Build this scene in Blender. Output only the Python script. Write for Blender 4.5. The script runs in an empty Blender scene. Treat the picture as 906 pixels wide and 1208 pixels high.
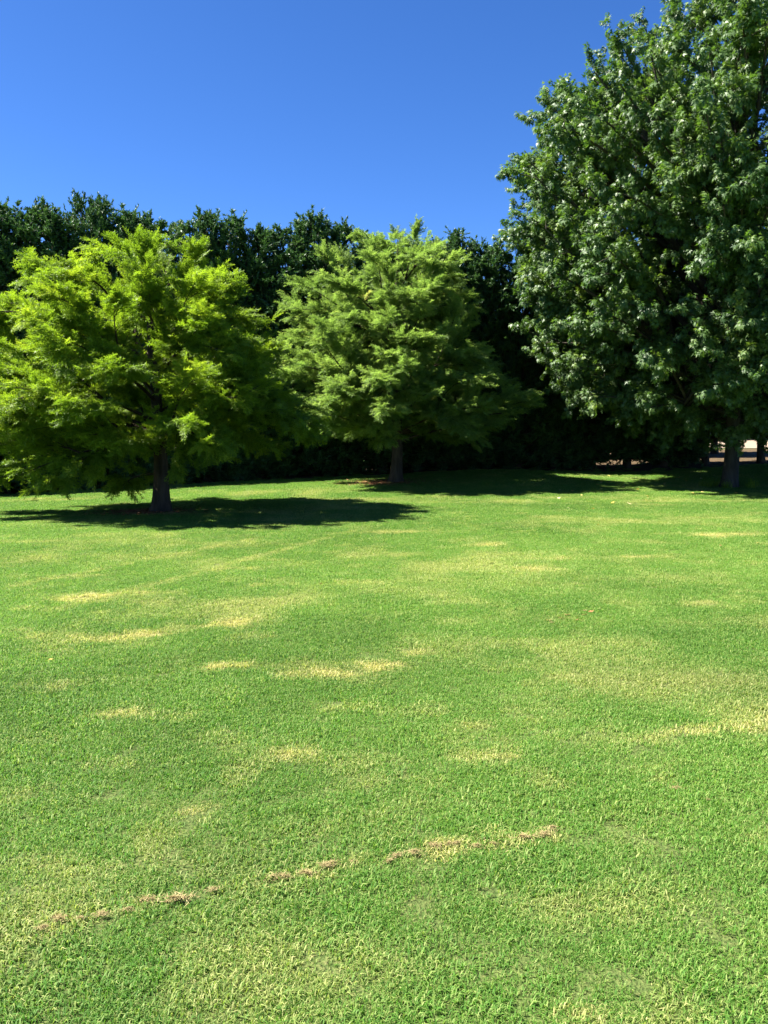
import bpy, math, random
import numpy as np
from mathutils import Vector

sc = bpy.context.scene
R = math.radians
rng = np.random.default_rng(7)
random.seed(7)

# ------------------------------------------------------------------ camera
PW, PH, FPX, HORIZON = 906, 1208, 1045.0, 515.0
EYE = 1.6
PITCH = math.atan((PH / 2 - HORIZON) / FPX)
cam_d = bpy.data.cameras.new('camera')
cam = bpy.data.objects.new('camera', cam_d)
sc.collection.objects.link(cam)
cam.location = (0, 0, EYE)
cam.rotation_euler = (R(90) - PITCH, 0, 0)
cam_d.sensor_fit = 'VERTICAL'
cam_d.sensor_height = 24.0
cam_d.lens = FPX / PH * 24.0
cam_d.clip_start = 0.05
cam_d.clip_end = 3000
sc.camera = cam

# ------------------------------------------------------------------ sky, sun, exposure
SUN_EL = R(51)
SUN_AZ = (-0.998, 0.04)
sun_vec = Vector((SUN_AZ[0] * math.cos(SUN_EL), SUN_AZ[1] * math.cos(SUN_EL), math.sin(SUN_EL))).normalized()
world = bpy.data.worlds.new('World')
sc.world = world
world.use_nodes = True
wn = world.node_tree.nodes
wl = world.node_tree.links
wn.clear()
w_out = wn.new('ShaderNodeOutputWorld')
w_bg = wn.new('ShaderNodeBackground')
w_sky = wn.new('ShaderNodeTexSky')
w_sky.sky_type = 'NISHITA'
w_sky.sun_disc = False
w_sky.sun_elevation = SUN_EL
w_sky.sun_rotation = math.atan2(SUN_AZ[0], SUN_AZ[1]) % (2 * math.pi)
w_sky.altitude = 300
w_sky.air_density = 0.55
w_sky.dust_density = 0.2
w_sky.ozone_density = 4.0
w_hs = wn.new('ShaderNodeHueSaturation')
w_hs.inputs['Saturation'].default_value = 1.22
w_hs.inputs['Hue'].default_value = 0.508
w_bg.inputs['Strength'].default_value = 0.05
wl.new(w_sky.outputs[0], w_hs.inputs['Color'])
wl.new(w_hs.outputs[0], w_bg.inputs['Color'])
wl.new(w_bg.outputs[0], w_out.inputs['Surface'])

sun_d = bpy.data.lights.new('sun', 'SUN')
sun_d.energy = 5.0
sun_d.angle = R(0.53)
sun_d.color = (1.0, 0.95, 0.86)
sun = bpy.data.objects.new('sun', sun_d)
sun.rotation_euler = sun_vec.to_track_quat('Z', 'Y').to_euler()
sun.location = (-20, 10, 40)
sc.collection.objects.link(sun)

sc.view_settings.view_transform = 'Standard'
sc.view_settings.look = 'None'
sc.view_settings.gamma = 1.0
sc.view_settings.use_curve_mapping = False
sc.view_settings.exposure = 2.45
sc.cycles.max_bounces = 12
sc.cycles.diffuse_bounces = 8
sc.cycles.transparent_max_bounces = 4

# ------------------------------------------------------------------ terrain and pixel rays
def ray(u, v):
    a, b = (u - PW / 2) / FPX, (PH / 2 - v) / FPX
    c, s = math.cos(PITCH), math.sin(PITCH)
    return np.array([a, c + b * s, -s + b * c])

def on_ray(u, v, Y):
    d = ray(u, v)
    return np.array([0, 0, EYE]) + d * (Y / d[1])

ctrl = []
for u, v, Y in [(-120, 595, 25.6), (0, 588, 26.5), (200, 577, 27.8), (330, 570, 28.9), (480, 562, 30.2), (600, 556, 31.0),
                (680, 559, 31.8), (750, 560, 32.3), (850, 553, 33.4), (960, 548, 34.5), (467, 568, 28.4), (600, 588, 23.6),
                (860, 575, 28.0), (190, 604, 19.6)]:
    p = on_ray(u, v, Y)
    ctrl.append(p)
ctrl += [np.array(p, float) for p in [(-4, 2, 0), (4, 2, 0), (0, 5, 0), (-6, 9, -.02), (6, 9, .0), (0, 12, -.02), (10, 15, .02), (-12, 16, -.12), (3, 18, .0),
         (0, -20, 0), (-40, 0, -.2), (40, 0, .2), (-40, 40, -.4), (-18, 42, -.1), (0, 42, .45), (12, 44, .65), (24, 46, .82), (0, 60, .8), (16, 58, 1.2),
         (34, 60, 1.35), (40, 30, .3), (-40, 90, .4), (0, 90, 1.2), (50, 90, 1.8), (-60, -40, 0), (60, -40, 0)]]
ctrl = np.array(ctrl)
def tps_k(r2):
    return 0.5 * r2 * np.log(r2 + 1e-9)
_n = len(ctrl)
_d2 = ((ctrl[:, None, :2] - ctrl[None, :, :2]) ** 2).sum(-1)
_A = np.zeros((_n + 3, _n + 3))
_A[:_n, :_n] = tps_k(_d2) + np.eye(_n) * 1.5
_A[:_n, _n] = 1
_A[:_n, _n + 1:] = ctrl[:, :2]
_A[_n:, :_n] = _A[:_n, _n:].T
_w = np.linalg.solve(_A, np.concatenate([ctrl[:, 2], np.zeros(3)]))
def terrain(X, Y):
    X = np.asarray(X, float)
    Y = np.asarray(Y, float)
    sh = X.shape
    x = X.ravel().clip(-60, 60)
    y = Y.ravel().clip(-40, 100)
    out = np.empty_like(x)
    for i in range(0, len(x), 20000):
        q = np.stack([x[i:i + 20000], y[i:i + 20000]], 1)
        d2 = ((q[:, None] - ctrl[None, :, :2]) ** 2).sum(-1)
        out[i:i + 20000] = tps_k(d2) @ _w[:_n] + _w[_n] + q @ _w[_n + 1:]
    return out.reshape(sh)

def hit(u, v):
    d = ray(u, v)
    Y = np.concatenate([np.arange(1.5, 12, .02), np.arange(12, 140, .05)])
    P = np.array([0, 0, EYE]) + d[None] * (Y / d[1])[:, None]
    below = P[:, 2] < terrain(P[:, 0], P[:, 1])
    return P[np.argmax(below)] if below.any() else P[-1]

def zt(x, y):
    return float(terrain(np.array([x]), np.array([y]))[0])

# ------------------------------------------------------------------ node helpers
def new_mat(name):
    m = bpy.data.materials.new(name)
    m.use_nodes = True
    nt = m.node_tree
    nt.nodes.clear()
    out = nt.nodes.new('ShaderNodeOutputMaterial')
    return m, nt, out

def ramp(nt, fac, stops):
    r = nt.nodes.new('ShaderNodeValToRGB')
    e = r.color_ramp.elements
    while len(e) < len(stops):
        e.new(0.5)
    for k, (p, c) in enumerate(stops):
        e[k].position = p
        e[k].color = (*c, 1)
    nt.links.new(fac, r.inputs['Fac'])
    return r.outputs['Color']

def mixc(nt, fac, a, b, mode='MIX'):
    m = nt.nodes.new('ShaderNodeMix')
    m.data_type = 'RGBA'
    m.blend_type = mode
    for sock, val in ((m.inputs[0], fac), (m.inputs[6], a), (m.inputs[7], b)):
        if isinstance(val, (int, float)):
            sock.default_value = val
        elif isinstance(val, tuple):
            sock.default_value = (*val, 1)
        else:
            nt.links.new(val, sock)
    return m.outputs[2]

def math_n(nt, op, a, b=0.0, clamp=False):
    m = nt.nodes.new('ShaderNodeMath')
    m.operation = op
    m.use_clamp = clamp
    for sock, val in ((m.inputs[0], a), (m.inputs[1], b)):
        if isinstance(val, (int, float)):
            sock.default_value = val
        else:
            nt.links.new(val, sock)
    return m.outputs[0]

def attr(nt, name, kind='GEOMETRY'):
    a = nt.nodes.new('ShaderNodeAttribute')
    a.attribute_type = kind
    a.attribute_name = name
    return a.outputs['Fac']

def noise(nt, scale, detail=2, vec=None, rough=.5):
    n = nt.nodes.new('ShaderNodeTexNoise')
    n.inputs['Scale'].default_value = scale
    n.inputs['Detail'].default_value = detail
    n.inputs['Roughness'].default_value = rough
    if vec is None:
        g = nt.nodes.new('ShaderNodeNewGeometry')
        vec = g.outputs['Position']
    nt.links.new(vec, n.inputs['Vector'])
    return n.outputs['Fac']

def leaf_shader(nt, out, col, trans_tint, trans=.4, rough=.5, spec=.3):
    p = nt.nodes.new('ShaderNodeBsdfPrincipled')
    p.inputs['Roughness'].default_value = rough
    p.inputs['Specular IOR Level'].default_value = spec
    t = nt.nodes.new('ShaderNodeBsdfTranslucent')
    mx = nt.nodes.new('ShaderNodeMixShader')
    mx.inputs[0].default_value = trans
    nt.links.new(col, p.inputs['Base Color'])
    nt.links.new(mixc(nt, 1.0, col, trans_tint, 'MULTIPLY'), t.inputs['Color'])
    nt.links.new(p.outputs[0], mx.inputs[1])
    nt.links.new(t.outputs[0], mx.inputs[2])
    nt.links.new(mx.outputs[0], out.inputs['Surface'])

def foliage_mat(name, stops, tint, trans, rough, spec, clump_scale=1.2, clump=.5):
    m, nt, out = new_mat(name)
    v = math_n(nt, 'ADD', attr(nt, 'v'), attr(nt, 'bv', 'INSTANCER'))
    n = noise(nt, clump_scale, 3)
    f = math_n(nt, 'ADD', v, math_n(nt, 'MULTIPLY', math_n(nt, 'SUBTRACT', n, .5), clump * 2), clamp=True)
    leaf_shader(nt, out, ramp(nt, f, stops), tint, trans, rough, spec)
    return m

def bark_mat(name, c0, c1, scale=9):
    m, nt, out = new_mat(name)
    g = nt.nodes.new('ShaderNodeNewGeometry')
    mp = nt.nodes.new('ShaderNodeMapping')
    mp.inputs['Scale'].default_value = (1, 1, .18)
    nt.links.new(g.outputs['Position'], mp.inputs['Vector'])
    n = noise(nt, scale, 5, mp.outputs[0], .65)
    col = ramp(nt, n, [(.3, c0), (.7, c1)])
    p = nt.nodes.new('ShaderNodeBsdfPrincipled')
    p.inputs['Roughness'].default_value = .9
    p.inputs['Specular IOR Level'].default_value = .15
    b = nt.nodes.new('ShaderNodeBump')
    b.inputs['Strength'].default_value = .8
    b.inputs['Distance'].default_value = .04
    nt.links.new(n, b.inputs['Height'])
    nt.links.new(b.outputs[0], p.inputs['Normal'])
    nt.links.new(col, p.inputs['Base Color'])
    nt.links.new(p.outputs[0], out.inputs['Surface'])
    return m

def grass_colour(nt, kind, v):
    """green to straw, driven by the dry and soil fields stored on the lawn"""
    dry, tone = attr(nt, 'dry', kind), attr(nt, 'tone', kind)
    f = math_n(nt, 'ADD', math_n(nt, 'MULTIPLY', v, .55), math_n(nt, 'MULTIPLY', tone, .5), clamp=True)
    green = ramp(nt, f, [(.0, (.030, .084, .012)), (.4, (.062, .158, .021)), (.75, (.108, .218, .034)), (1, (.185, .272, .066))])
    straw = ramp(nt, v, [(0, (.20, .20, .055)), (.5, (.40, .36, .13)), (1, (.58, .50, .25))])
    k = math_n(nt, 'ADD', dry, math_n(nt, 'MULTIPLY', math_n(nt, 'SUBTRACT', v, .5), .7))
    k = math_n(nt, 'MULTIPLY', k, math_n(nt, 'GREATER_THAN', dry, .02), clamp=True)
    return mixc(nt, k, green, straw)

# the sheet of ground under the grass
m_ground, nt, out = new_mat('lawn_ground')
v = noise(nt, 60, 3)
gcol = grass_colour(nt, 'GEOMETRY', ramp(nt, v, [(.3, (0, 0, 0)), (.7, (.8, .8, .8))]))
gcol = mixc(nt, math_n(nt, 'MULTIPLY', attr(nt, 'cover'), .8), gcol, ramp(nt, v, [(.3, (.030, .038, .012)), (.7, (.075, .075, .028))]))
soil_shade = attr(nt, 'soil_shade')
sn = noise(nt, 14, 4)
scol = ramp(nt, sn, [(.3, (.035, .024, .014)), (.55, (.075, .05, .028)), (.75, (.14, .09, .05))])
col = mixc(nt, math_n(nt, 'MULTIPLY', soil_shade, math_n(nt, 'ADD', sn, .55), clamp=True), gcol, scol)
p = nt.nodes.new('ShaderNodeBsdfPrincipled')
p.inputs['Roughness'].default_value = .9
p.inputs['Specular IOR Level'].default_value = .1
b = nt.nodes.new('ShaderNodeBump')
b.inputs['Distance'].default_value = .02
nt.links.new(v, b.inputs['Height'])
nt.links.new(b.outputs[0], p.inputs['Normal'])
nt.links.new(col, p.inputs['Base Color'])
nt.links.new(p.outputs[0], out.inputs['Surface'])

m_blade, nt, out = new_mat('grass_blade')
bv = attr(nt, 'v')
leaf_shader(nt, out, grass_colour(nt, 'INSTANCER', bv), (1.15, 1.3, .6), .42, .6, .16)

m_straw, nt, out = new_mat('dead_grass')
leaf_shader(nt, out, ramp(nt, attr(nt, 'v'), [(0, (.12, .090, .038)), (.5, (.25, .200, .088)), (1, (.38, .32, .15))]), (1, .9, .7), .25, .7, .2)

m_fallen, nt, out = new_mat('fallen_leaf')
oi = nt.nodes.new('ShaderNodeObjectInfo')
leaf_shader(nt, out, ramp(nt, oi.outputs['Random'], [(0, (.42, .30, .06)), (.5, (.55, .45, .16)), (1, (.62, .56, .34))]), (1, .9, .5), .3, .5, .3)
m_brown, nt, out = new_mat('brown_leaf')
oi = nt.nodes.new('ShaderNodeObjectInfo')
leaf_shader(nt, out, ramp(nt, oi.outputs['Random'], [(0, (.16, .06, .025)), (.6, (.28, .12, .05)), (1, (.34, .19, .09))]), (1, .8, .5), .2, .6, .3)
m_litter, nt, out = new_mat('needle_litter')
leaf_shader(nt, out, ramp(nt, attr(nt, 'v'), [(0, (.10, .04, .02)), (.6, (.22, .10, .05)), (1, (.34, .19, .10))]), (1, .8, .5), .15, .8, .1)

m_drive, nt, out = new_mat('gravel')
n1 = noise(nt, 3, 5)
n2 = noise(nt, 45, 2)
c = mixc(nt, .5, ramp(nt, n1, [(.3, (.16, .115, .075)), (.7, (.22, .165, .11))]), ramp(nt, n2, [(.3, (.13, .09, .06)), (.7, (.24, .185, .135))]))
p = nt.nodes.new('ShaderNodeBsdfPrincipled')
p.inputs['Roughness'].default_value = .95
nt.links.new(c, p.inputs['Base Color'])
nt.links.new(p.outputs[0], out.inputs['Surface'])

m_leaf_a = foliage_mat('feathery_foliage', [(0, (.085, .150, .014)), (.5, (.160, .245, .022)), (1, (.265, .335, .036))], (1.3, 1.35, .6), .50, .5, .25, 1.1, .35)
m_leaf_b = foliage_mat('pale_feathery_foliage', [(0, (.100, .168, .042)), (.5, (.170, .255, .066)), (.95, (.240, .315, .095)), (1, (.29, .22, .10))], (1.3, 1.35, .75), .55, .5, .25, 1.1, .35)
m_leaf_c = foliage_mat('broad_leaf_foliage', [(0, (.032, .072, .020)), (.55, (.070, .128, .034)), (1, (.140, .195, .052))], (1.3, 1.4, .45), .36, .5, .38, .9, .3)
m_leaf_h = foliage_mat('dark_conifer_foliage', [(0, (.024, .058, .022)), (.6, (.050, .108, .036)), (1, (.100, .160, .052))], (1.1, 1.2, .6), .25, .5, .3, .9, .35)
m_leaf_s = foliage_mat('shrub_foliage', [(0, (.030, .045, .012)), (.6, (.060, .080, .022)), (1, (.11, .12, .04))], (1.1, 1.2, .6), .3, .5, .3, .9, .3)
m_bark = bark_mat('brown_bark', (.018, .013, .009), (.070, .050, .035))
m_bark_c = bark_mat('grey_bark', (.020, .017, .013), (.075, .062, .047), 7)

# ------------------------------------------------------------------ mesh helpers
def mesh_np(name, verts, faces, mat, vattr=None, smooth=False):
    """verts (n,3); faces (m,k) with one k"""
    me = bpy.data.meshes.new(name)
    nv, (nf, k) = len(verts), faces.shape
    me.vertices.add(nv)
    me.vertices.foreach_set('co', np.ascontiguousarray(verts, np.float32).ravel())
    me.loops.add(nf * k)
    me.loops.foreach_set('vertex_index', np.ascontiguousarray(faces, np.int32).ravel())
    me.polygons.add(nf)
    me.polygons.foreach_set('loop_start', np.arange(0, nf * k, k, dtype=np.int32))
    try:
        me.polygons.foreach_set('loop_total', np.full(nf, k, np.int32))
    except Exception:
        pass
    if smooth:
        me.polygons.foreach_set('use_smooth', np.ones(nf, bool))
    for an, av in (vattr or {}).items():
        at = me.attributes.new(an, 'FLOAT', 'POINT')
        at.data.foreach_set('value', np.ascontiguousarray(av, np.float32))
    me.update()
    me.validate()
    me.materials.append(mat)
    return me

def link(name, data, parent=None, loc=None, **props):
    o = bpy.data.objects.new(name, data)
    sc.collection.objects.link(o)
    if parent is not None:
        o.parent = parent
    if loc is not None:
        o.location = loc
    for k, val in props.items():
        o[k] = val
    return o

def unit(a):
    return a / (np.linalg.norm(a, axis=-1, keepdims=True) + 1e-9)

def tubes(chains, sides=6):
    """chains: list of (points (k,3), radii (k)) -> verts, quads"""
    V, F, off = [], [], 0
    for pts, rad in chains:
        s = sides if rad[0] < .12 else 14
        k = len(pts)
        T = unit(np.gradient(pts, axis=0))
        ref = np.where(np.abs(T[:, 2:3]) > .9, np.array([[1., 0, 0]]), np.array([[0., 0, 1]]))
        U = unit(np.cross(T, ref))
        W = np.cross(T, U)
        a = np.linspace(0, 2 * math.pi, s, endpoint=False)
        ring = pts[:, None] + rad[:, None, None] * (np.cos(a)[None, :, None] * U[:, None] + np.sin(a)[None, :, None] * W[:, None])
        V.append(ring.reshape(-1, 3))
        i = np.arange(k - 1)[:, None] * s
        j = np.arange(s)[None]
        j2 = (j + 1) % s
        F.append(np.stack([i + j, i + j2, i + s + j2, i + s + j], -1).reshape(-1, 4) + off)
        off += k * s
    return np.concatenate(V), np.concatenate(F)

def rodr(D, ax, ang):
    c, s = np.cos(ang)[:, None], np.sin(ang)[:, None]
    return D * c + np.cross(ax, D) * s + ax * (ax * D).sum(-1, keepdims=True) * (1 - c)

def leaf_quads(P, D, N, L, Wd, v):
    """tapering leaflets: 1 triangle each"""
    S = unit(np.cross(D, N))
    a = P - S * (Wd * .5)[:, None]
    b = P + S * (Wd * .5)[:, None] + D * (L * .15)[:, None]
    c = P + D * L[:, None]
    V = np.stack([a, b, c], 1).reshape(-1, 3)
    F = np.arange(len(P) * 3).reshape(-1, 3)
    return V, F, np.repeat(v, 3)

def leaf_lobed(P, D, N, L, v):
    """three-lobed leaves: 3 triangles each"""
    S = unit(np.cross(D, N))
    N2 = unit(np.cross(S, D))
    def pt(x, y, z=0):
        return P + D * (L * y)[:, None] + S * (L * x)[:, None] - N2 * (L * z)[:, None]
    V = np.stack([P, pt(.24, .34), pt(0, 1.0, .14), pt(-.24, .34), pt(.58, .60, .16), pt(.36, .12), pt(-.58, .60, .16), pt(-.36, .12)], 1)
    # central lobe as a quad split into two triangles, a triangle for each side lobe
    base = np.arange(len(P))[:, None] * 8
    F = np.concatenate([base + np.array([[1, 2, 3]]), base + np.array([[0, 4, 1]]), base + np.array([[0, 3, 6]])], 0)
    return V.reshape(-1, 3), F, np.repeat(v, 8)

def spawn(P0, D, L, n, tlo, thi):
    """n children on each segment: parent index, start point, t"""
    idx = np.repeat(np.arange(len(P0)), n)
    t = rng.uniform(tlo, thi, len(idx))
    return idx, P0[idx] + D[idx] * (L[idx] * t)[:, None], t

UP = np.array([0., 0, 1])

# ------------------------------------------------------------------ crowns: sprays set on every twig by geometry nodes
def euler_from(D, N):
    """local +Y along the twig, +Z towards N"""
    X = unit(np.cross(D, N))
    Z = np.cross(X, D)
    ry = np.arcsin((-X[:, 2]).clip(-1, 1))
    rx = np.arctan2(D[:, 2], Z[:, 2])
    rz = np.arctan2(X[:, 1], X[:, 0])
    return np.stack([rx, ry, rz], 1)

def scatter_group(name, objs):
    g = bpy.data.node_groups.new(name, 'GeometryNodeTree')
    g.interface.new_socket('Geometry', in_out='INPUT', socket_type='NodeSocketGeometry')
    g.interface.new_socket('Geometry', in_out='OUTPUT', socket_type='NodeSocketGeometry')
    gi_, go_ = g.nodes.new('NodeGroupInput'), g.nodes.new('NodeGroupOutput')
    mp = g.nodes.new('GeometryNodeMeshToPoints')
    ip_ = g.nodes.new('GeometryNodeInstanceOnPoints')
    ip_.inputs['Pick Instance'].default_value = True
    j_ = g.nodes.new('GeometryNodeJoinGeometry')
    for o_ in objs:
        n_ = g.nodes.new('GeometryNodeObjectInfo')
        n_.inputs['Object'].default_value = o_
        n_.inputs['As Instance'].default_value = True
        g.links.new(n_.outputs['Geometry'], j_.inputs[0])
    r_ = g.nodes.new('GeometryNodeInputNamedAttribute')
    r_.data_type = 'FLOAT_VECTOR'
    r_.inputs['Name'].default_value = 'rot'
    s_ = g.nodes.new('GeometryNodeInputNamedAttribute')
    s_.data_type = 'FLOAT'
    s_.inputs['Name'].default_value = 'sc'
    g.links.new(gi_.outputs[0], mp.inputs[0])
    g.links.new(mp.outputs[0], ip_.inputs['Points'])
    g.links.new(j_.outputs[0], ip_.inputs['Instance'])
    g.links.new(r_.outputs[0], ip_.inputs['Rotation'])
    g.links.new(s_.outputs[0], ip_.inputs['Scale'])
    g.links.new(ip_.outputs[0], go_.inputs[0])
    return g

def spray_crown(parent, P, D, N, sc_, bv, group, mat):
    me = bpy.data.meshes.new('crown')
    me.vertices.add(len(P))
    me.vertices.foreach_set('co', np.ascontiguousarray(P, np.float32).ravel())
    for an, av in (('sc', sc_), ('bv', bv)):
        me.attributes.new(an, 'FLOAT', 'POINT').data.foreach_set('value', np.ascontiguousarray(av, np.float32))
    me.attributes.new('rot', 'FLOAT_VECTOR', 'POINT').data.foreach_set('vector', np.ascontiguousarray(euler_from(D, N), np.float32).ravel())
    me.materials.append(mat)
    o = link('crown', me, parent, kind='stuff')
    o.modifiers.new('sprays', 'NODES').node_group = group
    return o

def feather_spray(seed, mat):
    """a drooping flat twig with two rows of fine branchlets"""
    r = np.random.default_rng(seed)
    P, D, N, L, W = [], [], [], [], []
    n = 34
    for q in range(n):
        t = .04 + .96 * q / n
        side = 1 if q % 2 else -1
        base = np.array([.015 * math.sin(t * 5 + seed), .34 * t, -.07 * t * t])
        a = side * r.uniform(.55, 1.1)
        d = np.array([math.sin(a), math.cos(a), r.normal(-.12, .28)])
        l = .115 * (1.1 - .6 * t) * r.uniform(.75, 1.25)
        P.append(base); D.append(d); N.append(np.array([0, 0, 1]) + r.normal(0, .3, 3)); L.append(l); W.append(.016)
        for _ in range(2):                                   # finer leaflets on the branchlet
            P.append(base + unit(d) * l * r.uniform(.2, .9)); D.append(d + r.normal(0, .7, 3)); N.append(r.normal(0, .5, 3) + np.array([0, 0, 1])); L.append(.045 * r.uniform(.7, 1.3)); W.append(.013)
    P, D, N, L, W = map(np.array, (P, D, N, L, W))
    V, F, va = leaf_quads(P, unit(D), unit(N), L, W, r.normal(.42, .13, len(P)).clip(0, 1))
    return bpy.data.objects.new('foliage_spray', mesh_np('foliage_spray', V, F, mat, {'v': va}))

def leaf_cluster(seed, mat):
    """a twig end with drooping five-lobed leaves"""
    r = np.random.default_rng(seed)
    V, F, va = [], [], []
    out = [(0, 0), (.14, .08), (.46, .02), (.20, .26), (.50, .58), (.15, .42), (0, 1.05), (-.15, .42), (-.50, .58), (-.20, .26), (-.46, .02), (-.14, .08)]
    tri = [(0, 1, 3), (1, 2, 3), (0, 3, 5), (3, 4, 5), (0, 5, 7), (5, 6, 7), (0, 7, 9), (7, 8, 9), (0, 9, 11), (9, 10, 11)]
    n = 13
    for q in range(n):
        t = .25 + .75 * q / n
        az = q * 2.4 + r.uniform(-.4, .4)
        pet = np.array([math.cos(az), .5 + .3 * t, math.sin(az)])
        pet = pet / np.linalg.norm(pet)
        base = np.array([0, .30 * t, 0]) + pet * .06
        d = pet * .6 + r.normal(0, .3, 3) + np.array([0, 0, -.75])
        nn = np.array([0, .2, 1]) + pet * .5 + r.normal(0, .35, 3)
        d = d / np.linalg.norm(d)
        sx = np.cross(d, nn)
        sx /= np.linalg.norm(sx)
        nz = np.cross(sx, d)
        l = r.uniform(.10, .165)
        o = len(V)
        for x, y in out:
            V.append(base + d * l * y + sx * l * x - nz * l * (.30 * x * x + .12 * y * y))
        F += [tuple(o + k for k in f) for f in tri]
        va += [float(np.clip(r.normal(.45, .14), 0, 1))] * 12
    return bpy.data.objects.new('leaf_cluster', mesh_np('leaf_cluster', np.array(V), np.array(F), mat, {'v': np.array(va)}))

# ------------------------------------------------------------------ trees
def bez(P0, P1, P2, t):
    t = t[..., None]
    return P0 * (1 - t) ** 2 + 2 * P1 * t * (1 - t) + P2 * t * t

def trunk_chain(H, r0, flare, bend, lean=(0, 0)):
    z = np.concatenate([[-.25, 0, .06, .15, .3, .6, 1.0], np.linspace(1.5, H, 12)])
    rad = r0 * (1 - (z / H).clip(0, 1)) ** .9 + .012
    rad *= 1 + flare * np.exp(-z.clip(0, 9) / .22)
    x = lean[0] * z + bend * np.sin(z * 1.1)
    y = lean[1] * z + bend * np.cos(z * .9) - bend
    return np.stack([x, y, z], 1), rad

def axis_at(chain, z):
    return np.stack([np.interp(z, chain[0][:, 2], chain[0][:, 0]), np.interp(z, chain[0][:, 2], chain[0][:, 1]), z], -1)

def env_fn(zs, left, right, depth):
    """crown radius at height z towards azimuth az, from left and right outlines"""
    def f(z, az):
        l, r, d = np.interp(z, zs, left), np.interp(z, zs, right), np.interp(z, zs, depth)
        cx, sx = np.cos(az), np.abs(np.sin(az))
        side = np.where(cx > 0, r, l)
        return np.sqrt((side * cx) ** 2 + (d * sx) ** 2)
    return f

def primaries(chain, env, zlo, zhi, n, rise, inner=.25, zmin=None, main=0):
    """tips spread over the outline, each joined to the trunk by a curved limb"""
    zz = np.linspace(zlo, zhi, 200)
    w = np.maximum(env(zz, np.zeros(200)) + env(zz, np.full(200, math.pi)) + .5, 2.4)
    cdf = np.cumsum(w)
    cdf /= cdf[-1]
    zt_ = np.interp((np.arange(n) + rng.uniform(0, 1, n)) / n, cdf, zz)
    az = np.arange(n) * 2.39996 + rng.uniform(-.4, .4, n)
    fr = np.where(rng.random(n) < inner, rng.uniform(.45, .8, n), rng.uniform(.87, .99, n))
    rr = env(zt_, az) * fr
    q = ((zt_ - zlo) / (zhi - zlo))
    z0 = zt_ - rr * np.interp(q, [0, 1], rise)
    z0 = np.maximum(z0, (zlo * .75 if zmin is None else zmin) + .5 * rng.random(n))
    z0 = np.minimum(z0, zhi * .96)
    P0 = axis_at(chain, z0)
    P2 = axis_at(chain, zt_)
    P2[:, 0] += rr * np.cos(az)
    P2[:, 1] += rr * np.sin(az)
    if main:
        mi = np.linspace(0, n - 1, main).astype(int)
        others = np.setdiff1d(np.arange(n), mi)
        d = np.linalg.norm((P2[others][:, None] - P2[mi][None]) * np.array([1, 1, 1.0]), axis=-1)
        d += np.where(P2[mi][None, :, 2] > P2[others][:, None, 2] + .8, 2.0, 0)
        near = mi[np.argmin(d, 1)]
        q1 = P0[near] * .5 + P2[near] * .5
        q1[:, 2] += .10 * rr[near]
        P0[others] = bez(P0[near], q1, P2[near], rng.uniform(.25, .6, len(others)))
    P1 = P0 * .5 + P2 * .5
    if main:
        P1[:, 2] += .10 * rr
        P1[others] += rng.normal(0, .05, (len(others), 3)) * rr[others][:, None]
    else:
        P1[:, 2] += .10 * rr + rng.normal(0, .05, n) * rr
    return P0, P1, P2, rr

def limb_chains(P0, P1, P2, rr, k=6, thick=.010):
    t = np.linspace(0, 1, k)
    return [(bez(a[None], b_[None], c[None], t), (thick * np.linalg.norm(c - a) + .008) * (1 - t * .85)) for a, b_, c, r in zip(P0, P1, P2, rr)]

def seg_chains(P, D, L, rad):
    t = np.array([0, .5, 1.])
    return [(a[None] + d[None] * (l * t)[:, None], np.array([rad, rad * .7, rad * .25])) for a, d, l in zip(P, D, L)]

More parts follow.
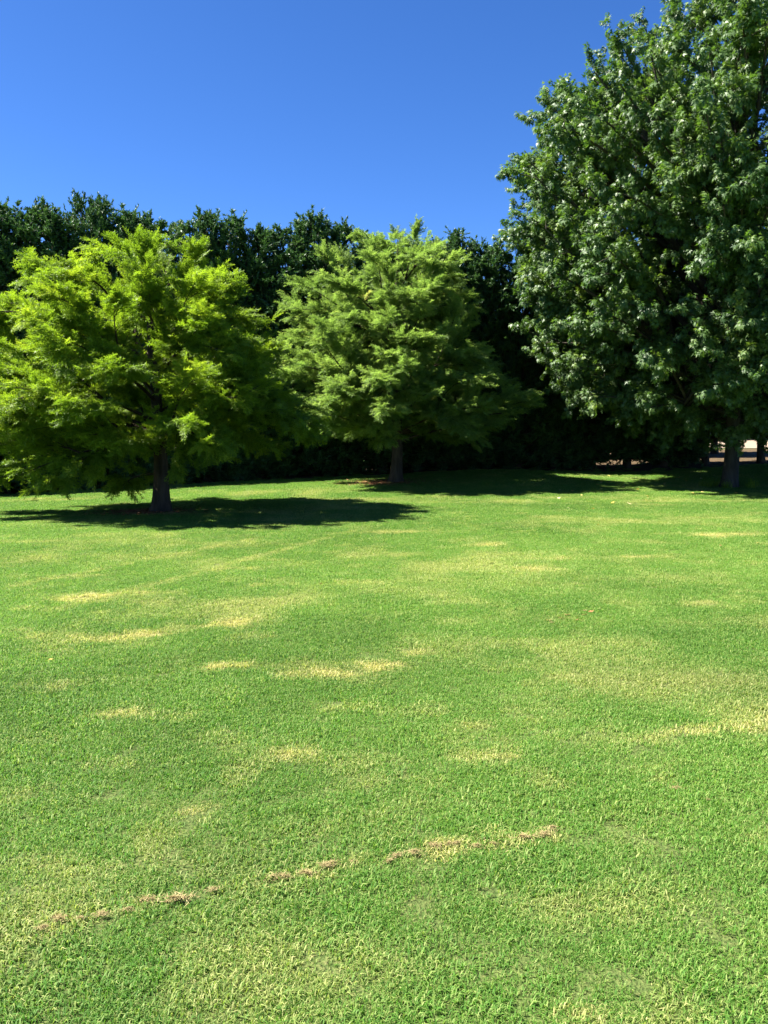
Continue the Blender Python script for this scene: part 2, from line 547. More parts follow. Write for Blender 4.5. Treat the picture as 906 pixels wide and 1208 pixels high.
def feathery_tree(env, H, zlo, r0, nprim, nleafmul, leaf_len, mat, seed, tname, label, cat, base, lean=(0, 0), bmat=None, group=None, rise=(.02, .55), zmin=1.2):
    global rng
    rng = np.random.default_rng(seed)
    chain = trunk_chain(H * .97, r0, .55, .05, lean)
    P0, P1, P2, rr = primaries(chain, env, zlo, H, nprim, rise, .3, zmin, 42)
    keep = (P2[:, 2] > 1.45) | (rr > 1.3)
    P0, P1, P2, rr = P0[keep], P1[keep], P2[keep], rr[keep]
    nprim = len(rr)
    # boughs: flat sprays leaving the limbs sideways
    nb = np.maximum(6, (rr * 5.8).astype(int))
    idx = np.repeat(np.arange(nprim), nb)
    t = rng.uniform(.07, 1.0, len(idx)) ** .85
    B = bez(P0[idx], P1[idx], P2[idx], t)
    T = unit(bez(P0[idx], P1[idx], P2[idx], np.minimum(t + .05, 1.05)) - B)
    ang = rng.choice([-1, 1], len(idx)) * rng.uniform(.25, 1.05, len(idx))
    ang[t > .93] *= .3
    D = rodr(T, np.tile(UP, (len(T), 1)), ang)
    D[:, 2] += rng.normal(.04, .18, len(D))
    D = unit(D)
    L = rng.uniform(.35, .95, len(D)) * (1.15 - .45 * t) * np.minimum(1, rr[idx] / 2 + .35)
    # twigs
    j, TP, tt = spawn(B, D, L, 10, .1, 1.0)
    ta = rng.choice([-1, 1], len(j)) * rng.uniform(.3, 1.0, len(j))
    ax = unit(UP + rng.normal(0, .25, (len(j), 3)))
    TD = rodr(D[j], ax, ta)
    TD[:, 2] += rng.normal(.06, .26, len(j))
    TD = unit(TD)
    TL = rng.uniform(.16, .42, len(j)) * (1.1 - .4 * tt)
    bough_v = rng.normal(0, .16, len(B))[j] + rng.normal(0, .05, len(j))
    NN = unit(UP + rng.normal(0, .28, (len(j), 3)))
    root = link(tname, None, loc=base, label=label, category=cat)
    if group:
        root['group'] = group
    tv, tf = tubes([chain] + limb_chains(P0, P1, P2, rr) + seg_chains(B[::2], D[::2], L[::2], .008), 5)
    link('trunk', mesh_np('trunk', tv, tf, bmat or m_bark, smooth=True), root)
    spray_crown(root, TP, TD, NN, TL / .30, bough_v, nleafmul, mat)
    print(tname, len(TP), 'sprays')
    return root

def broad_tree(env, H, zlo, r0, nprim, seed, tname, label, cat, base):
    global rng
    rng = np.random.default_rng(seed)
    chain = trunk_chain(H * .97, r0, .35, .06)
    P0, P1, P2, rr = primaries(chain, env, zlo, H, nprim, (.25, 1.4), .2, zlo + .5, 60)
    nb = np.maximum(6, (rr * 1.9).astype(int))
    idx = np.repeat(np.arange(nprim), nb)
    t = rng.uniform(.15, 1.0, len(idx)) ** .75
    B = bez(P0[idx], P1[idx], P2[idx], t)
    T = unit(bez(P0[idx], P1[idx], P2[idx], np.minimum(t + .05, 1.05)) - B)
    D = unit(T * .9 + rng.normal(0, .55, T.shape) + UP * .18)
    L = rng.uniform(.45, 1.2, len(D)) * (1.25 - .45 * t)
    j, TP, tt = spawn(B, D, L, 11, .05, 1.0)
    TD = unit(D[j] * .7 + rng.normal(0, .6, (len(j), 3)) + UP * .1)
    TL = rng.uniform(.15, .38, len(j))
    bough_v = rng.normal(0, .12, len(B))[j] + rng.normal(0, .08, len(j))
    NN = unit(UP + rng.normal(0, .3, (len(j), 3)))
    root = link(tname, None, loc=base, label=label, category=cat)
    tv, tf = tubes([chain] + limb_chains(P0, P1, P2, rr, 7, .016) + seg_chains(B[::2], D[::2], L[::2], .010), 5)
    link('trunk', mesh_np('trunk', tv, tf, m_bark_c, smooth=True), root)
    spray_crown(root, TP, TD, NN, rng.uniform(.6, 1.05, len(TP)), bough_v, scatter_group('leaf_clusters', [leaf_cluster(q, m_leaf_c) for q in range(6)]), m_leaf_c)
    print(tname, len(TP), 'clusters')
    return root

def conifer_meshes(H, seed, zlo, rad, nprim, nt_, nl, leaf):
    global rng
    rng = np.random.default_rng(seed)
    chain = trunk_chain(H * .98, .15, .3, .05)
    zs = np.array([zlo, zlo + .5, H * .35, H * .6, H * .8, H * .93, H])
    rs = rad * np.array([.95, 1.05, 1.05, 1.0, .88, .62, .18])
    env = env_fn(zs, rs, rs, rs)
    P0, P1, P2, rr = primaries(chain, env, zlo, H, nprim, (.5, 1.9), .15)
    idx = np.repeat(np.arange(nprim), 6)
    t = rng.uniform(.45, 1.0, len(idx))
    B = bez(P0[idx], P1[idx], P2[idx], t)
    T = unit(P2[idx] - P0[idx])
    D = unit(T * .6 + rng.normal(0, .5, T.shape) + UP * .45)
    L = rng.uniform(.25, .6, len(D))
    j, TP, tt = spawn(B, D, L, nt_, 0, 1)
    TD = unit(D[j] * .7 + rng.normal(0, .55, (len(j), 3)) + UP * .25)
    TL = rng.uniform(.12, .3, len(j))
    bv_ = rng.normal(0, .15, len(B))[j]
    k, LP, lt = spawn(TP, TD, TL, nl, 0, 1)
    N = len(k)
    LD = unit(TD[k] + rng.normal(0, .6, (N, 3)))
    NN = unit(UP + rng.normal(0, .7, (N, 3)))
    LL = leaf * rng.uniform(.7, 1.3, N)
    V, F, va = leaf_quads(LP, LD, NN, LL, LL * .42, (.4 + bv_[k] + rng.normal(0, .15, N)).clip(0, 1))
    tv, tf = tubes([chain] + limb_chains(P0, P1, P2, rr, 4, .02), 5)
    print('conifer', N)
    return mesh_np('hedge_trunk', tv, tf, m_bark, smooth=True), mesh_np('hedge_crown', V, F, m_leaf_h, {'v': va})

# ------------------------------------------------------------------ dry patches of the lawn, from the photograph
patches = [(475, 628, 35, 3, .6), (575, 643, 30, 3, .8), (640, 659, 30, 3, .6), (620, 672, 38, 3.5, .8), (720, 667, 18, 3, .7), (760, 657, 30, 2.5, .6),
    (860, 632, 50, 3, .8), (330, 690, 40, 4, .6), (265, 671, 45, 4, .6), (100, 705, 40, 7, .8), (100, 754, 42, 4, .75), (175, 749, 42, 5, .9), (275, 736, 25, 7, .7),
    (270, 787, 22, 6, .8), (340, 797, 26, 5, .7), (385, 796, 30, 6, .9), (455, 787, 30, 5, .7), (155, 845, 50, 11, .7), (50, 812, 45, 8, .5), (340, 890, 28, 11, .8),
    (218, 963, 24, 13, .85), (165, 955, 30, 7, .5), (20, 940, 25, 12, .6), (190, 992, 50, 9, .4), (590, 895, 45, 8, .6), (730, 876, 40, 3, .6), (770, 872, 30, 4, .7),
    (860, 860, 50, 3, .6), (650, 800, 40, 8, .45), (665, 845, 30, 12, .4), (700, 803, 12, 4, .5), (835, 713, 28, 4, .6), (490, 770, 20, 5, .6), (500, 840, 25, 6, .35),
    (700, 1206, 60, 12, .6), (700, 1070, 120, 25, .25), (810, 1050, 40, 20, .3), (40, 720, 20, 4, .5), (40, 750, 30, 5, .5), (200, 700, 35, 4, .5), (425, 688, 30, 3, .4),
    (450, 655, 40, 3, .35), (530, 735, 40, 4, .3), (300, 640, 30, 3, .4), (180, 645, 30, 2.5, .35), (80, 680, 60, 3, .35), (20, 745, 20, 4, .4), (640, 770, 40, 6, .3),
    (800, 800, 60, 8, .25), (860, 735, 60, 5, .3), (240, 1010, 60, 8, .3), (450, 1150, 70, 12, .25), (215, 1100, 40, 14, .3), (60, 1020, 60, 16, .3), (560, 858, 30, 6, .35),
    (440, 900, 40, 10, .2), (880, 990, 40, 8, .35), (20, 870, 30, 8, .3), (130, 905, 50, 10, .25), (35, 640, 30, 2.5, .4), (770, 640, 30, 2.5, .3), (680, 690, 40, 4, .25)]
PT = []
for u, v_, a, h, s in patches:
    c0 = hit(u, v_)
    e1 = hit(u + a, v_)
    e2 = hit(u, v_ - h)
    e3 = hit(u, v_ + h)
    PT.append((c0[0], c0[1], max(.05, abs(e1[0] - c0[0])), max(.04, abs(e2[1] - e3[1]) * .32), s))
lines = [((0, 696), (300, 636), .07, .55), ((60, 722), (420, 626), .08, .55), ((690, 880), (790, 868), .05, .9), ((800, 868), (930, 849), .055, 1.0), ((45, 1099), (330, 1040), .028, .8), ((330, 1038), (660, 985), .028, .8),
         ((60, 760), (215, 745), .10, .35), ((240, 788), (480, 786), .10, .30), ((400, 720), (906, 640), .12, .18), ((0, 660), (260, 625), .08, .2), ((300, 990), (500, 950), .1, .2)]
LN = [(hit(*a)[:2], hit(*b_)[:2], w, s) for a, b_, w, s in lines]

def vnoise(X, Y, s, seed):
    """smooth value noise"""
    r = np.random.default_rng(seed)
    tab = r.random((64, 64))
    x, y = X / s + 100.3, Y / s + 100.7
    xi, yi = np.floor(x).astype(int), np.floor(y).astype(int)
    fx, fy = x - xi, y - yi
    fx, fy = fx * fx * (3 - 2 * fx), fy * fy * (3 - 2 * fy)
    g = lambda i, j: tab[i % 64, j % 64]
    return (g(xi, yi) * (1 - fx) + g(xi + 1, yi) * fx) * (1 - fy) + (g(xi, yi + 1) * (1 - fx) + g(xi + 1, yi + 1) * fx) * fy

BASE_A = hit(190, 604)
BASE_B = hit(467, 569)
BASE_C = hit(860, 575)
print('A', BASE_A, 'B', BASE_B, 'C', BASE_C)

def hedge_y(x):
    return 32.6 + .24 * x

def fields(X, Y):
    wob = (vnoise(X, Y, .22, 1) - .5) * .9 + (vnoise(X, Y, .07, 2) - .5) * .8 + (vnoise(X, Y, .6, 9) - .5) * .7
    dry = np.zeros_like(X)
    for cx, cy, a, b_, s in PT:
        d = np.sqrt(((X - cx) / a) ** 2 + ((Y - cy) / b_) ** 2)
        dry = np.maximum(dry, 1.35 * s * (1.1 - d * .85 + wob * 1.25).clip(0, 1))
    for p0, p1, w, s in LN:
        d = p1 - p0
        t = (((X - p0[0]) * d[0] + (Y - p0[1]) * d[1]) / (d @ d)).clip(0, 1)
        q = np.hypot(X - p0[0] - t * d[0], Y - p0[1] - t * d[1])
        dry = np.maximum(dry, s * (1.2 - q / w + wob).clip(0, 1))
    mott = vnoise(X, Y, .9, 3) * .5 + vnoise(X, Y, .35, 4) * .3 + vnoise(X, Y, 2.7, 5) * .4
    dry = np.maximum(dry, ((mott - .62) * 1.5).clip(0, .42) + .025)
    dry = np.maximum(dry, ((vnoise(X, Y, .28, 21) * .6 + vnoise(X, Y, .11, 22) * .4 - .66) * 2.2).clip(0, .35))
    tone = .5 + (vnoise(X, Y, 1.6, 6) - .5) * .5 + (vnoise(X, Y, .5, 7) - .5) * .45 + (vnoise(X, Y, 5, 8) - .5) * .5
    soil_shade = ((Y - (hedge_y(X) - 2.0)) / .4 + wob).clip(0, 1) * ((hedge_y(X) + np.where(X > 8, 13, 5.5) - Y) / 1.5).clip(0, 1)  # bare soil under the hedge; on the right run to the drive as painted shade
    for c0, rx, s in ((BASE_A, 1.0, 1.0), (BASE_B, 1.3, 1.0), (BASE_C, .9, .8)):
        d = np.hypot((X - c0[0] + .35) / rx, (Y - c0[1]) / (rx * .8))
        soil_shade = np.maximum(soil_shade, s * (1.4 - d * 1.1 + wob * .8).clip(0, 1))
    return dry.clip(0, 1), tone.clip(0, 1), soil_shade.clip(0, 1)

# ------------------------------------------------------------------ ground
def sinh_axis(lo, hi, n, c, k):
    a, b_ = math.asinh((lo - c) / k), math.asinh((hi - c) / k)
    return c + k * np.sinh(np.linspace(a, b_, n))
gx = sinh_axis(-900, 900, 300, 0, 12)
gy = sinh_axis(-300, 1500, 330, 14, 10)
GX, GY = np.meshgrid(gx, gy)
GZ = terrain(GX, GY)
nx, ny = len(gx), len(gy)
i = np.arange(ny - 1)[:, None] * nx + np.arange(nx - 1)[None]
F = np.stack([i, i + 1, i + nx + 1, i + nx], -1).reshape(-1, 4)
dry, tone, soil_shade_f = fields(GX, GY)
me = mesh_np('ground', np.stack([GX, GY, GZ], -1).reshape(-1, 3), F, m_ground, {'dry': dry.ravel(), 'tone': tone.ravel(), 'soil_shade': soil_shade_f.ravel(),
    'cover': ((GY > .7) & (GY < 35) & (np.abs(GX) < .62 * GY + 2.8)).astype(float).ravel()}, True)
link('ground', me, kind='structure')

# gravel drive beyond the hedge
dx = np.linspace(-40, 70, 111)
dyo = np.linspace(0, 1, 8)
DX, DT = np.meshgrid(dx, dyo)
DY = 48.0 + .08 * DX + DT * (11.0 + .5 * np.sin(DX * .3)) + .4 * np.sin(DX * .8)
DZ = terrain(DX, DY) + .03
i = np.arange(7)[:, None] * 111 + np.arange(110)[None]
F = np.stack([i, i + 1, i + 112, i + 111], -1).reshape(-1, 4)
link('driveway', mesh_np('driveway', np.stack([DX, DY, DZ], -1).reshape(-1, 3), F, m_drive, smooth=True), kind='structure')

# ------------------------------------------------------------------ the three lawn trees
def px_env(base, trunk_px, rows, Y, depth_k=1.0, wz=None):
    """rows of (v, left_px, right_px) -> outline in metres above the trunk's foot"""
    zs, l, r = [], [], []
    for v_, a, b_ in rows:
        p0, p1 = on_ray(a, v_, Y), on_ray(b_, v_, Y)
        zs.append(p0[2] - base[2])
        l.append(max(.05, base[0] - p0[0]))
        r.append(max(.05, p1[0] - base[0]))
    o = np.argsort(zs)
    zs, l, r = np.array(zs)[o], np.array(l)[o], np.array(r)[o]
    low = on_ray(0, 533, Y)[2] - base[2]
    return env_fn(zs, l, r, np.where(zs < low, np.minimum(l, r), (l + r) / 2)), zs[0], zs[-1]

envA, zlA, zhA = px_env(BASE_A, 190, [(582, -45, 192), (556, -50, 200), (540, -50, 205), (526, -50, 310), (512, -52, 368), (495, -55, 380), (460, -55, 350), (420, -45, 318), (380, -25, 306), (350, 10, 295), (328, 50, 278), (312, 85, 262), (302, 110, 248), (297, 130, 232)], BASE_A[1])
feathery_tree(envA, zhA + .1, zlA, .17, 165, scatter_group('sprays_a', [feather_spray(q, m_leaf_a) for q in range(5)]), .078, m_leaf_a, 11, 'feathery_conifer_tree',
              'broad bright green feathery tree with leaning brown trunk and wide low boughs', 'tree', BASE_A, (-.02, 0))
envB, zlB, zhB = px_env(BASE_B, 467, [(518, 385, 555), (504, 352, 612), (488, 335, 628), (460, 330, 620), (430, 330, 580), (400, 330, 558), (350, 340, 548), (320, 372, 538), (300, 395, 525), (287, 415, 510), (278, 435, 495)], BASE_B[1])
feathery_tree(envB, zhB + .1, zlB, .18, 185, scatter_group('sprays_b', [feather_spray(q + 10, m_leaf_b) for q in range(5)]), .090, m_leaf_b, 12, 'feathery_conifer_tree',
              'pale green feathery tree with tall rounded crown and upright flared trunk', 'tree', BASE_B, rise=(.10, .85), zmin=1.1)
envC, zlC, zhC = px_env(BASE_C, 860, [(512, 800, 900), (495, 725, 990), (465, 672, 1050), (420, 640, 1090), (350, 614, 1110), (250, 600, 1120), (180, 598, 1115), (130, 632, 1100), (90, 672, 1080), (50, 728, 1050), (15, 815, 1000), (-20, 865, 930)], BASE_C[1])
broad_tree(envC, zhC, zlC, .23, 600, 13, 'broadleaf_tree', 'tall dark glossy broadleaf tree and grey trunk', 'tree', BASE_C)

# ------------------------------------------------------------------ hedge of tall conifers
variants = [conifer_meshes(10, 30 + q, zl, rd, 210, 6, 20, .11) for q, (zl, rd) in enumerate([(.05, 1.6), (.0, 1.45), (.1, 1.8), (.05, 1.35)])]
gap_variant = conifer_meshes(10, 40, .4, 1.6, 210, 6, 20, .11)
high_variant = conifer_meshes(10, 41, 1.5, 1.7, 210, 6, 20, .11)
tops = [(-130, 250), (-85, 244), (-40, 250), (-5, 245), (35, 250), (62, 246), (98, 233), (116, 238), (140, 252), (165, 252), (203, 262), (240, 254), (268, 258), (302, 270), (338, 270), (371, 256),
        (408, 266), (450, 285), (492, 290), (520, 286), (546, 274), (578, 287), (612, 300), (655, 305), (700, 305), (745, 310), (790, 325), (838, 335), (905, 340), (955, 340), (1010, 340)]
for q, (u, vt) in enumerate(tops):
    s = (u - PW / 2) / FPX
    Y = 32.6 / (1 - .24 * s) + random.uniform(-.35, .35)
    top = on_ray(u, vt + 7, Y)
    zb = zt(top[0], Y)
    gap = 395 < u < 470 or 670 < u < 800
    tm, cm = high_variant if u > 800 else gap_variant if gap else variants[q % 4]
    o = link('conifer_tree', None, loc=(top[0], Y, zb), category='tree', group='conifers of the tall hedge',
             label=('slender pointed conifer of the twin spires above the hedge top' if u in (98, 116) else
             'dark hedge conifer behind the broad bright green feathery tree' if u < 330 else
             'dark hedge conifer behind the tall pale green feathery tree' if u < 530 else
             'dark hedge conifer between the pale feathery tree and the glossy broadleaf tree' if u < 620 else
             'dark hedge conifer with bare lower trunk behind the glossy broadleaf tree'))
    k = (top[2] - zb) / 10
    w = random.uniform(.92, 1.12) * (0.62 if u in (98, 116) else 1)
    o.scale = (w, w, k)
    o.rotation_euler = (0, 0, random.uniform(0, 6.28))
    link('trunk', tm, o)
    link('crown', cm, o)

for x, y, k in [(9.0, 42.0, .95), (11.6, 44.0, 1.0), (14.2, 42.2, .9), (16.6, 44.6, .95)]:
    o = link('conifer_tree', None, loc=(x, y, zt(x, y)), category='tree', group='conifers behind the hedge',
             label='dark conifer standing behind the hedge beside the gravel drive')
    o.scale = (1.1, 1.1, k)
    o.rotation_euler = (0, 0, x)
    link('trunk', high_variant[0], o)
    link('crown', high_variant[1], o)

# ------------------------------------------------------------------ shrubs across the drive
def shrub_mesh(seed, Hs, Rs):
    global rng
    rng = np.random.default_rng(seed)
    n = 60
    az = rng.uniform(0, 6.283, n)
    el = rng.uniform(.15, 1.5, n)
    D = np.stack([np.cos(az) * np.cos(el), np.sin(az) * np.cos(el), np.sin(el)], 1)
    L = rng.uniform(.75, 1.1, n) / np.sqrt((np.cos(el) / Rs) ** 2 + (np.sin(el) / Hs) ** 2)
    P0 = np.zeros((n, 3)) + np.array([0, 0, -.05])
    j, TP, tt = spawn(P0, D, L, 22, .3, 1)
    TD = unit(D[j] + rng.normal(0, .6, (len(j), 3)))
    k, LP, lt = spawn(TP, TD, rng.uniform(.2, .5, len(j)), 12, 0, 1)
    N = len(k)
    LL = rng.uniform(.12, .22, N)
    V, F, va = leaf_quads(LP, unit(TD[k] + rng.normal(0, .6, (N, 3))), unit(UP + rng.normal(0, .6, (N, 3))), LL, LL * .5, rng.uniform(.1, .9, N))
    tv, tf = tubes(seg_chains(P0, D, L, .02), 5)
    return mesh_np('stems', tv, tf, m_bark), mesh_np('leaves', V, F, m_leaf_s, {'v': va})
shr = [shrub_mesh(60, 3.2, 2.6), shrub_mesh(61, 4.2, 2.8)]
for q, x in enumerate([-26, -20, -14, -8, -4, 0, 3.5, 7, 10.2, 13.2, 16.4, 19.3, 22.4, 25.6, 28.5, 32, 36]):
    y = 59.3 + .1 * x + random.uniform(-1, 1.5)
    o = link('shrub', None, loc=(x, y, zt(x, y)), category='shrub', group='shrubs beyond the drive', label='olive brown shrub growing beyond the gravel drive behind the hedge')
    o.rotation_euler = (0, 0, random.uniform(0, 6))
    k = random.uniform(.9, 1.25)
    o.scale = (k, k, k)
    link('stem', shr[q % 2][0], o)
    link('foliage', shr[q % 2][1], o)

under = shrub_mesh(62, 1.1, 1.3)
under[1].materials[0] = m_leaf_h
for u in list(range(-60, 395, 30)) + [472, 500, 530, 560, 590, 620, 650, 672, 782, 800]:
    s_ = (u + random.uniform(-6, 6) - PW / 2) / FPX
    Y = 33.6 / (1 - .24 * s_) + random.uniform(-.4, .4)
    x = s_ * Y
    o = link('shrub', None, loc=(x, Y, zt(x, Y)), category='shrub', group='low shrubs under the hedge', label='low dark shrub filling the shaded foot of the conifer hedge')
    o.rotation_euler = (0, 0, random.uniform(0, 6))
    k = random.uniform(.8, 1.2)
    o.scale = (k, k, k)
    link('stem', under[0], o)
    link('foliage', under[1], o)

# ------------------------------------------------------------------ lawn grass: instanced tufts
def tuft(seed, n, rad, hgt):
    r = np.random.default_rng(seed)
    a, q = r.uniform(0, 6.283, n), rad * np.sqrt(r.random(n))
    P = np.stack([q * np.cos(a), q * np.sin(a), np.full(n, -.004)], 1)
    az = r.uniform(0, 6.283, n)
    lean = r.uniform(.15, 1.5, n)
    H = hgt * r.gamma(6, 1 / 6, n).clip(.4, 1.4)
    hd = np.stack([np.cos(az), np.sin(az), np.zeros(n)], 1)
    S = np.stack([-np.sin(az), np.cos(az), np.zeros(n)], 1) * (.0013 * r.uniform(.6, 1.9, n))[:, None]
    m = P + UP * (H * .6)[:, None] + hd * (H * lean * .35)[:, None]
    t = P + UP * (H * (1.05 - .5 * lean))[:, None] + hd * (H * lean * .95)[:, None]
    V = np.stack([P - S, P + S, m + S * .8, m - S * .8, t], 1).reshape(-1, 3)
    b0 = np.arange(n)[:, None] * 5
    F = np.concatenate([b0 + np.array([[0, 1, 2]]), b0 + np.array([[0, 2, 3]]), b0 + np.array([[3, 2, 4]])])
    va = np.repeat(r.beta(2, 2, n), 5)
    me = mesh_np('grass_tuft', V, F, m_blade, {'v': va})
    return bpy.data.objects.new('grass_tuft', me)
tufts = [tuft(80 + q, 190, .085, .021) for q in range(5)]

rows = np.geomspace(.7, 35, 230)
cols = np.linspace(-1, 1, 240)
CX, EY = np.meshgrid(cols, rows)
EX = CX * (.62 * EY + 2.8)
dry, tone, soil_shade_f = fields(EX, EY)
dens = np.interp(EY, [0, 7, 10, 18, 35], [270, 250, 190, 105, 65]) * (1 - soil_shade_f * .95)
dens *= 1 - .35 * dry
size = np.interp(EY, [0, 6, 12, 20, 35], [1.0, 1.0, 1.15, 1.5, 1.9]) * (.72 + .56 * (vnoise(EX, EY, .33, 31) * .6 + vnoise(EX, EY, 1.1, 32) * .4))
nx, ny = len(cols), len(rows)
i = np.arange(ny - 1)[:, None] * nx + np.arange(nx - 1)[None]
F = np.stack([i, i + 1, i + nx + 1, i + nx], -1).reshape(-1, 4)
me = mesh_np('grass', np.stack([EX, EY, terrain(EX, EY)], -1).reshape(-1, 3), F, m_blade,
             {'dry': dry.ravel(), 'tone': tone.ravel(), 'dens': dens.ravel(), 'size': size.ravel()})
grass = link('grass', me, kind='stuff', label='short mown green lawn grass with dry straw patches', category='grass')
ng = bpy.data.node_groups.new('grass_scatter', 'GeometryNodeTree')
ng.interface.new_socket('Geometry', in_out='INPUT', socket_type='NodeSocketGeometry')
ng.interface.new_socket('Geometry', in_out='OUTPUT', socket_type='NodeSocketGeometry')
N_ = ng.nodes.new
gi, go = N_('NodeGroupInput'), N_('NodeGroupOutput')
dp = N_('GeometryNodeDistributePointsOnFaces')
na = N_('GeometryNodeInputNamedAttribute')
na.data_type = 'FLOAT'
na.inputs['Name'].default_value = 'dens'
ns = N_('GeometryNodeInputNamedAttribute')
ns.data_type = 'FLOAT'
ns.inputs['Name'].default_value = 'size'
ip = N_('GeometryNodeInstanceOnPoints')
ip.inputs['Pick Instance'].default_value = True
jn = N_('GeometryNodeJoinGeometry')
for t_ in tufts:
    oi = N_('GeometryNodeObjectInfo')
    oi.inputs['Object'].default_value = t_
    oi.inputs['As Instance'].default_value = True
    ng.links.new(oi.outputs['Geometry'], jn.inputs[0])
rv = N_('FunctionNodeRandomValue')
rv.data_type = 'FLOAT_VECTOR'
rv.inputs[0].default_value = (-.12, -.12, 0)
rv.inputs[1].default_value = (.12, .12, 6.283)
rs = N_('FunctionNodeRandomValue')
rs.data_type = 'FLOAT'
rs.inputs[2].default_value = .75
rs.inputs[3].default_value = 1.25
mu = N_('ShaderNodeMath')
mu.operation = 'MULTIPLY'
L_ = ng.links.new
L_(gi.outputs[0], dp.inputs['Mesh'])
L_(na.outputs[0], dp.inputs['Density'])
L_(dp.outputs['Points'], ip.inputs['Points'])
L_(jn.outputs[0], ip.inputs['Instance'])
L_(rv.outputs[0], ip.inputs['Rotation'])
L_(rs.outputs[1], mu.inputs[0])
L_(ns.outputs[0], mu.inputs[1])
L_(mu.outputs[0], ip.inputs['Scale'])
L_(ip.outputs[0], go.inputs[0])
md = grass.modifiers.new('scatter', 'NODES')
md.node_group = ng

# ------------------------------------------------------------------ needle litter under the two feathery trees
rng = np.random.default_rng(5)
for c0, rx, n, lab in ((BASE_A, 1.0, 2600, 'brown fallen needles around the leaning trunk of the bright green tree'), (BASE_B, 1.35, 3200, 'brown fallen needles around the flared trunk of the pale green tree')):
    a, q = rng.uniform(0, 6.283, n), np.abs(rng.normal(0, .6, n)) + .15
    X, Y = c0[0] - .35 + rx * q * np.cos(a), c0[1] + rx * .8 * q * np.sin(a)
    P = np.stack([X, Y, terrain(X, Y) + rng.uniform(.012, .04, n)], 1)
    d = rng.uniform(0, 6.283, n)
    D = unit(np.stack([np.cos(d), np.sin(d), rng.normal(0, .2, n)], 1))
    LL = rng.uniform(.05, .13, n)
    V, F, va = leaf_quads(P, D, unit(UP + rng.normal(0, .3, (n, 3))), LL, LL * .22, rng.random(n))
    link('needle_litter', mesh_np('needle_litter', V, F, m_litter, {'v': va}), kind='stuff', label=lab, category='litter')

# ------------------------------------------------------------------ torn dead grass clumps along the scuffed line
def clump_mesh(seed, n, rad, hgt):
    r = np.random.default_rng(seed)
    a, q = r.uniform(0, 6.283, n), rad * np.abs(r.normal(0, .5, n)).clip(0, .9)
    P = np.stack([1.5 * q * np.cos(a), .8 * q * np.sin(a), r.uniform(0, hgt, n) * np.exp(-q / rad)], 1)
    az = r.uniform(0, 6.283, n)
    D = unit(np.stack([np.cos(az), np.sin(az), r.normal(.25, .45, n)], 1))
    LL = r.uniform(.02, .05, n)
    V, F, va = leaf_quads(P, D, unit(UP + r.normal(0, .6, (n, 3))), LL, r.uniform(.003, .007, n), r.beta(2, 1.6, n))
    return mesh_np('dead_grass_clump', V, F, m_straw, {'v': va})
clumps = [clump_mesh(90 + q, 150, .06, .04) for q in range(4)]
for q, (u, v_, k) in enumerate([(52, 1097, .8), (70, 1093, 1.1), (100, 1086, .7), (118, 1084, 1.0), (150, 1076, .9), (176, 1070, 1.1), (208, 1065, 1.3), (250, 1055, .8), (322, 1041, 1.2), (333, 1036, .8), (361, 1032, .9),
        (388, 1026, 1.3), (395, 1023, .9), (420, 1020, .7), (455, 1017, .9), (468, 1015, .7), (492, 1011, 1.0), (516, 1004, 1.0), (530, 1001, 1.4), (537, 999, .9), (559, 999, 1.2), (586, 997, .6), (618, 990, 1.2), (645, 986, 1.1), (655, 985, .8),
        (655, 733, 1.0), (675, 728, .9), (690, 724, 1.1), (800, 937, .8), (838, 950, .7)]):
    c0 = hit(u + random.uniform(-5, 5), v_ + random.uniform(-4, 4))
    o = link('dead_grass_clump', clumps[q % 4], loc=(c0[0], c0[1], c0[2] + .016))
    k *= random.uniform(.3, .62) * (1.0 if v_ > 900 else .7)
    o.scale = (k * 1.1, k, k * .7)
    o.rotation_euler = (0, 0, random.uniform(-.5, .8))
    o['category'] = 'dead grass'
    if v_ > 970:
        o['group'] = 'dead grass clumps along the scuffed line'
        o['label'] = 'small tan clump of torn dead grass in the scuffed line across the lawn'
    else:
        o['group'] = 'lone dead grass clumps'
        o['label'] = 'small tan clump of dead grass lying away from the scuffed line'

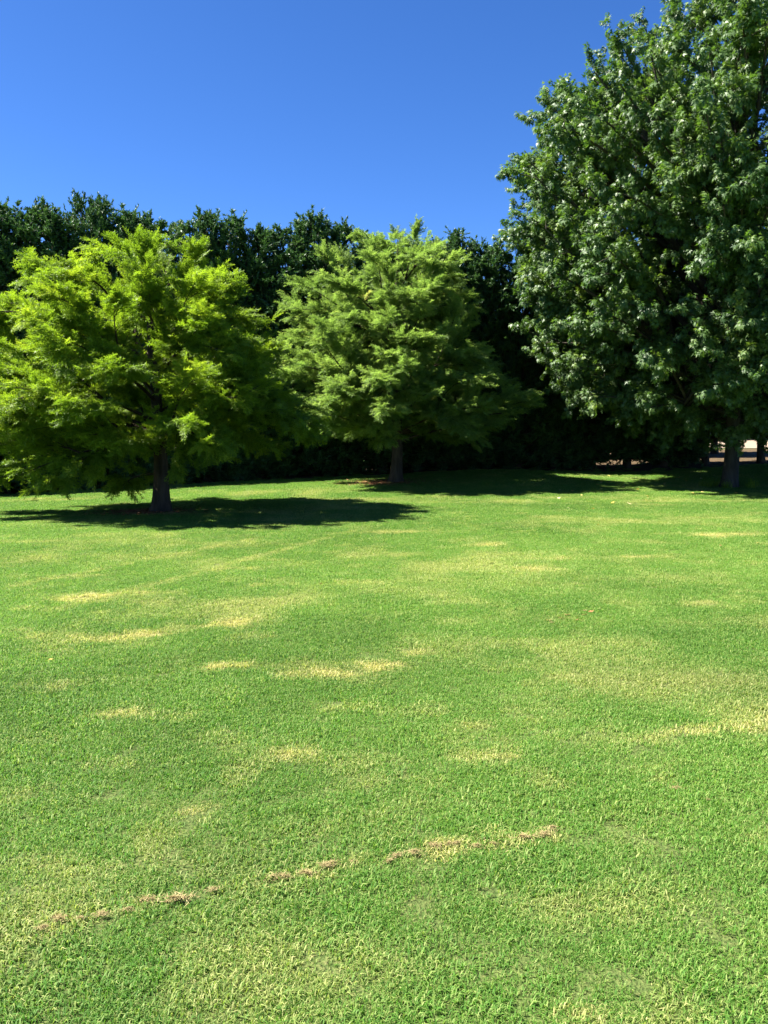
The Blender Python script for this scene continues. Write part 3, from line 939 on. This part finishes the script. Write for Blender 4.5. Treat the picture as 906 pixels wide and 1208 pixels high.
# ------------------------------------------------------------------ fallen leaves
def fallen_mesh(seed, mat):
    r = np.random.default_rng(seed)
    pts = [(0, 0), (.36, .12), (.58, .6), (.24, .4), (0, 1), (-.24, .4), (-.58, .6), (-.36, .12)]
    V = np.array([(x * .1, (y - .45) * .1, .012 * (x * x * 3 + r.uniform(0, .6))) for x, y in pts])
    F = np.array([(0, 1, 2), (0, 2, 3), (0, 3, 4), (0, 4, 5), (0, 5, 6), (0, 6, 7)])
    return mesh_np('fallen_leaf', V, F, mat)
fm = [fallen_mesh(q, m_fallen) for q in range(3)]
fb = [fallen_mesh(q, m_brown) for q in range(3)]
def drop(u, v_, data, k, label, group, zoff=.03):
    c0 = hit(u, v_)
    o = link('fallen_leaf', data, loc=(c0[0], c0[1], c0[2] + zoff * k), label=label, category='leaf', group=group)
    o.rotation_euler = (random.uniform(-.4, .4), random.uniform(-.4, .4), random.uniform(0, 6.28))
    o.scale = (k, k, k)
for q in range(46):
    u, v_ = random.uniform(655, 890), 562 + abs(random.gauss(0, 1)) * 17
    drop(u, v_, fm[q % 3], random.uniform(.8, 1.3), 'small pale yellow fallen leaf on the grass around the broadleaf tree', 'pale leaves near the broadleaf tree')
for q, (u, v_) in enumerate([(723, 582), (780, 591), (670, 600), (60, 780), (93, 811), (548, 855), (893, 642), (705, 620), (520, 612), (300, 600)]):
    drop(u, v_, fm[q % 3], .6 if v_ < 700 else .35, 'small pale fallen leaf lying alone on the open lawn', 'lone pale leaves on the lawn')
for q, (u, v_) in enumerate([(648, 734), (662, 731), (669, 727), (681, 733), (690, 727), (697, 723), (555, 677), (762, 609), (850, 645), (378, 690)]):
    drop(u, v_, fb[q % 3], .5, 'small reddish brown fallen leaf lying on the open lawn', 'brown leaves on the lawn')

# ------------------------------------------------------------------ tall grass left around the broadleaf trunk
def tall_tuft(seed):
    r = np.random.default_rng(seed)
    n = 46
    az = r.uniform(0, 6.283, n)
    P = np.stack([.06 * r.normal(size=n), .06 * r.normal(size=n), np.full(n, -.01)], 1)
    D = unit(np.stack([np.cos(az) * .45, np.sin(az) * .45, np.ones(n)], 1))
    LL = r.uniform(.15, .38, n)
    V, F, va = leaf_quads(P, D, unit(np.stack([np.cos(az), np.sin(az), np.full(n, -.3)], 1)), LL, np.full(n, .011), r.random(n))
    return mesh_np('tall_grass', V, F, m_leaf_a, {'v': va})
tg = [tall_tuft(q) for q in range(3)]
for q in range(11):
    a = q / 11 * 6.283 + random.uniform(-.2, .2)
    rr_ = random.uniform(.35, .7)
    x, y = BASE_C[0] + rr_ * math.cos(a) * 1.4, BASE_C[1] + rr_ * math.sin(a)
    o = link('tall_grass_tuft', tg[q % 3], loc=(x, y, zt(x, y)), label='tuft of uncut tall grass at the foot of the grey trunk', category='grass tuft', group='uncut grass round the grey trunk')
    o.rotation_euler = (0, 0, random.uniform(0, 6))
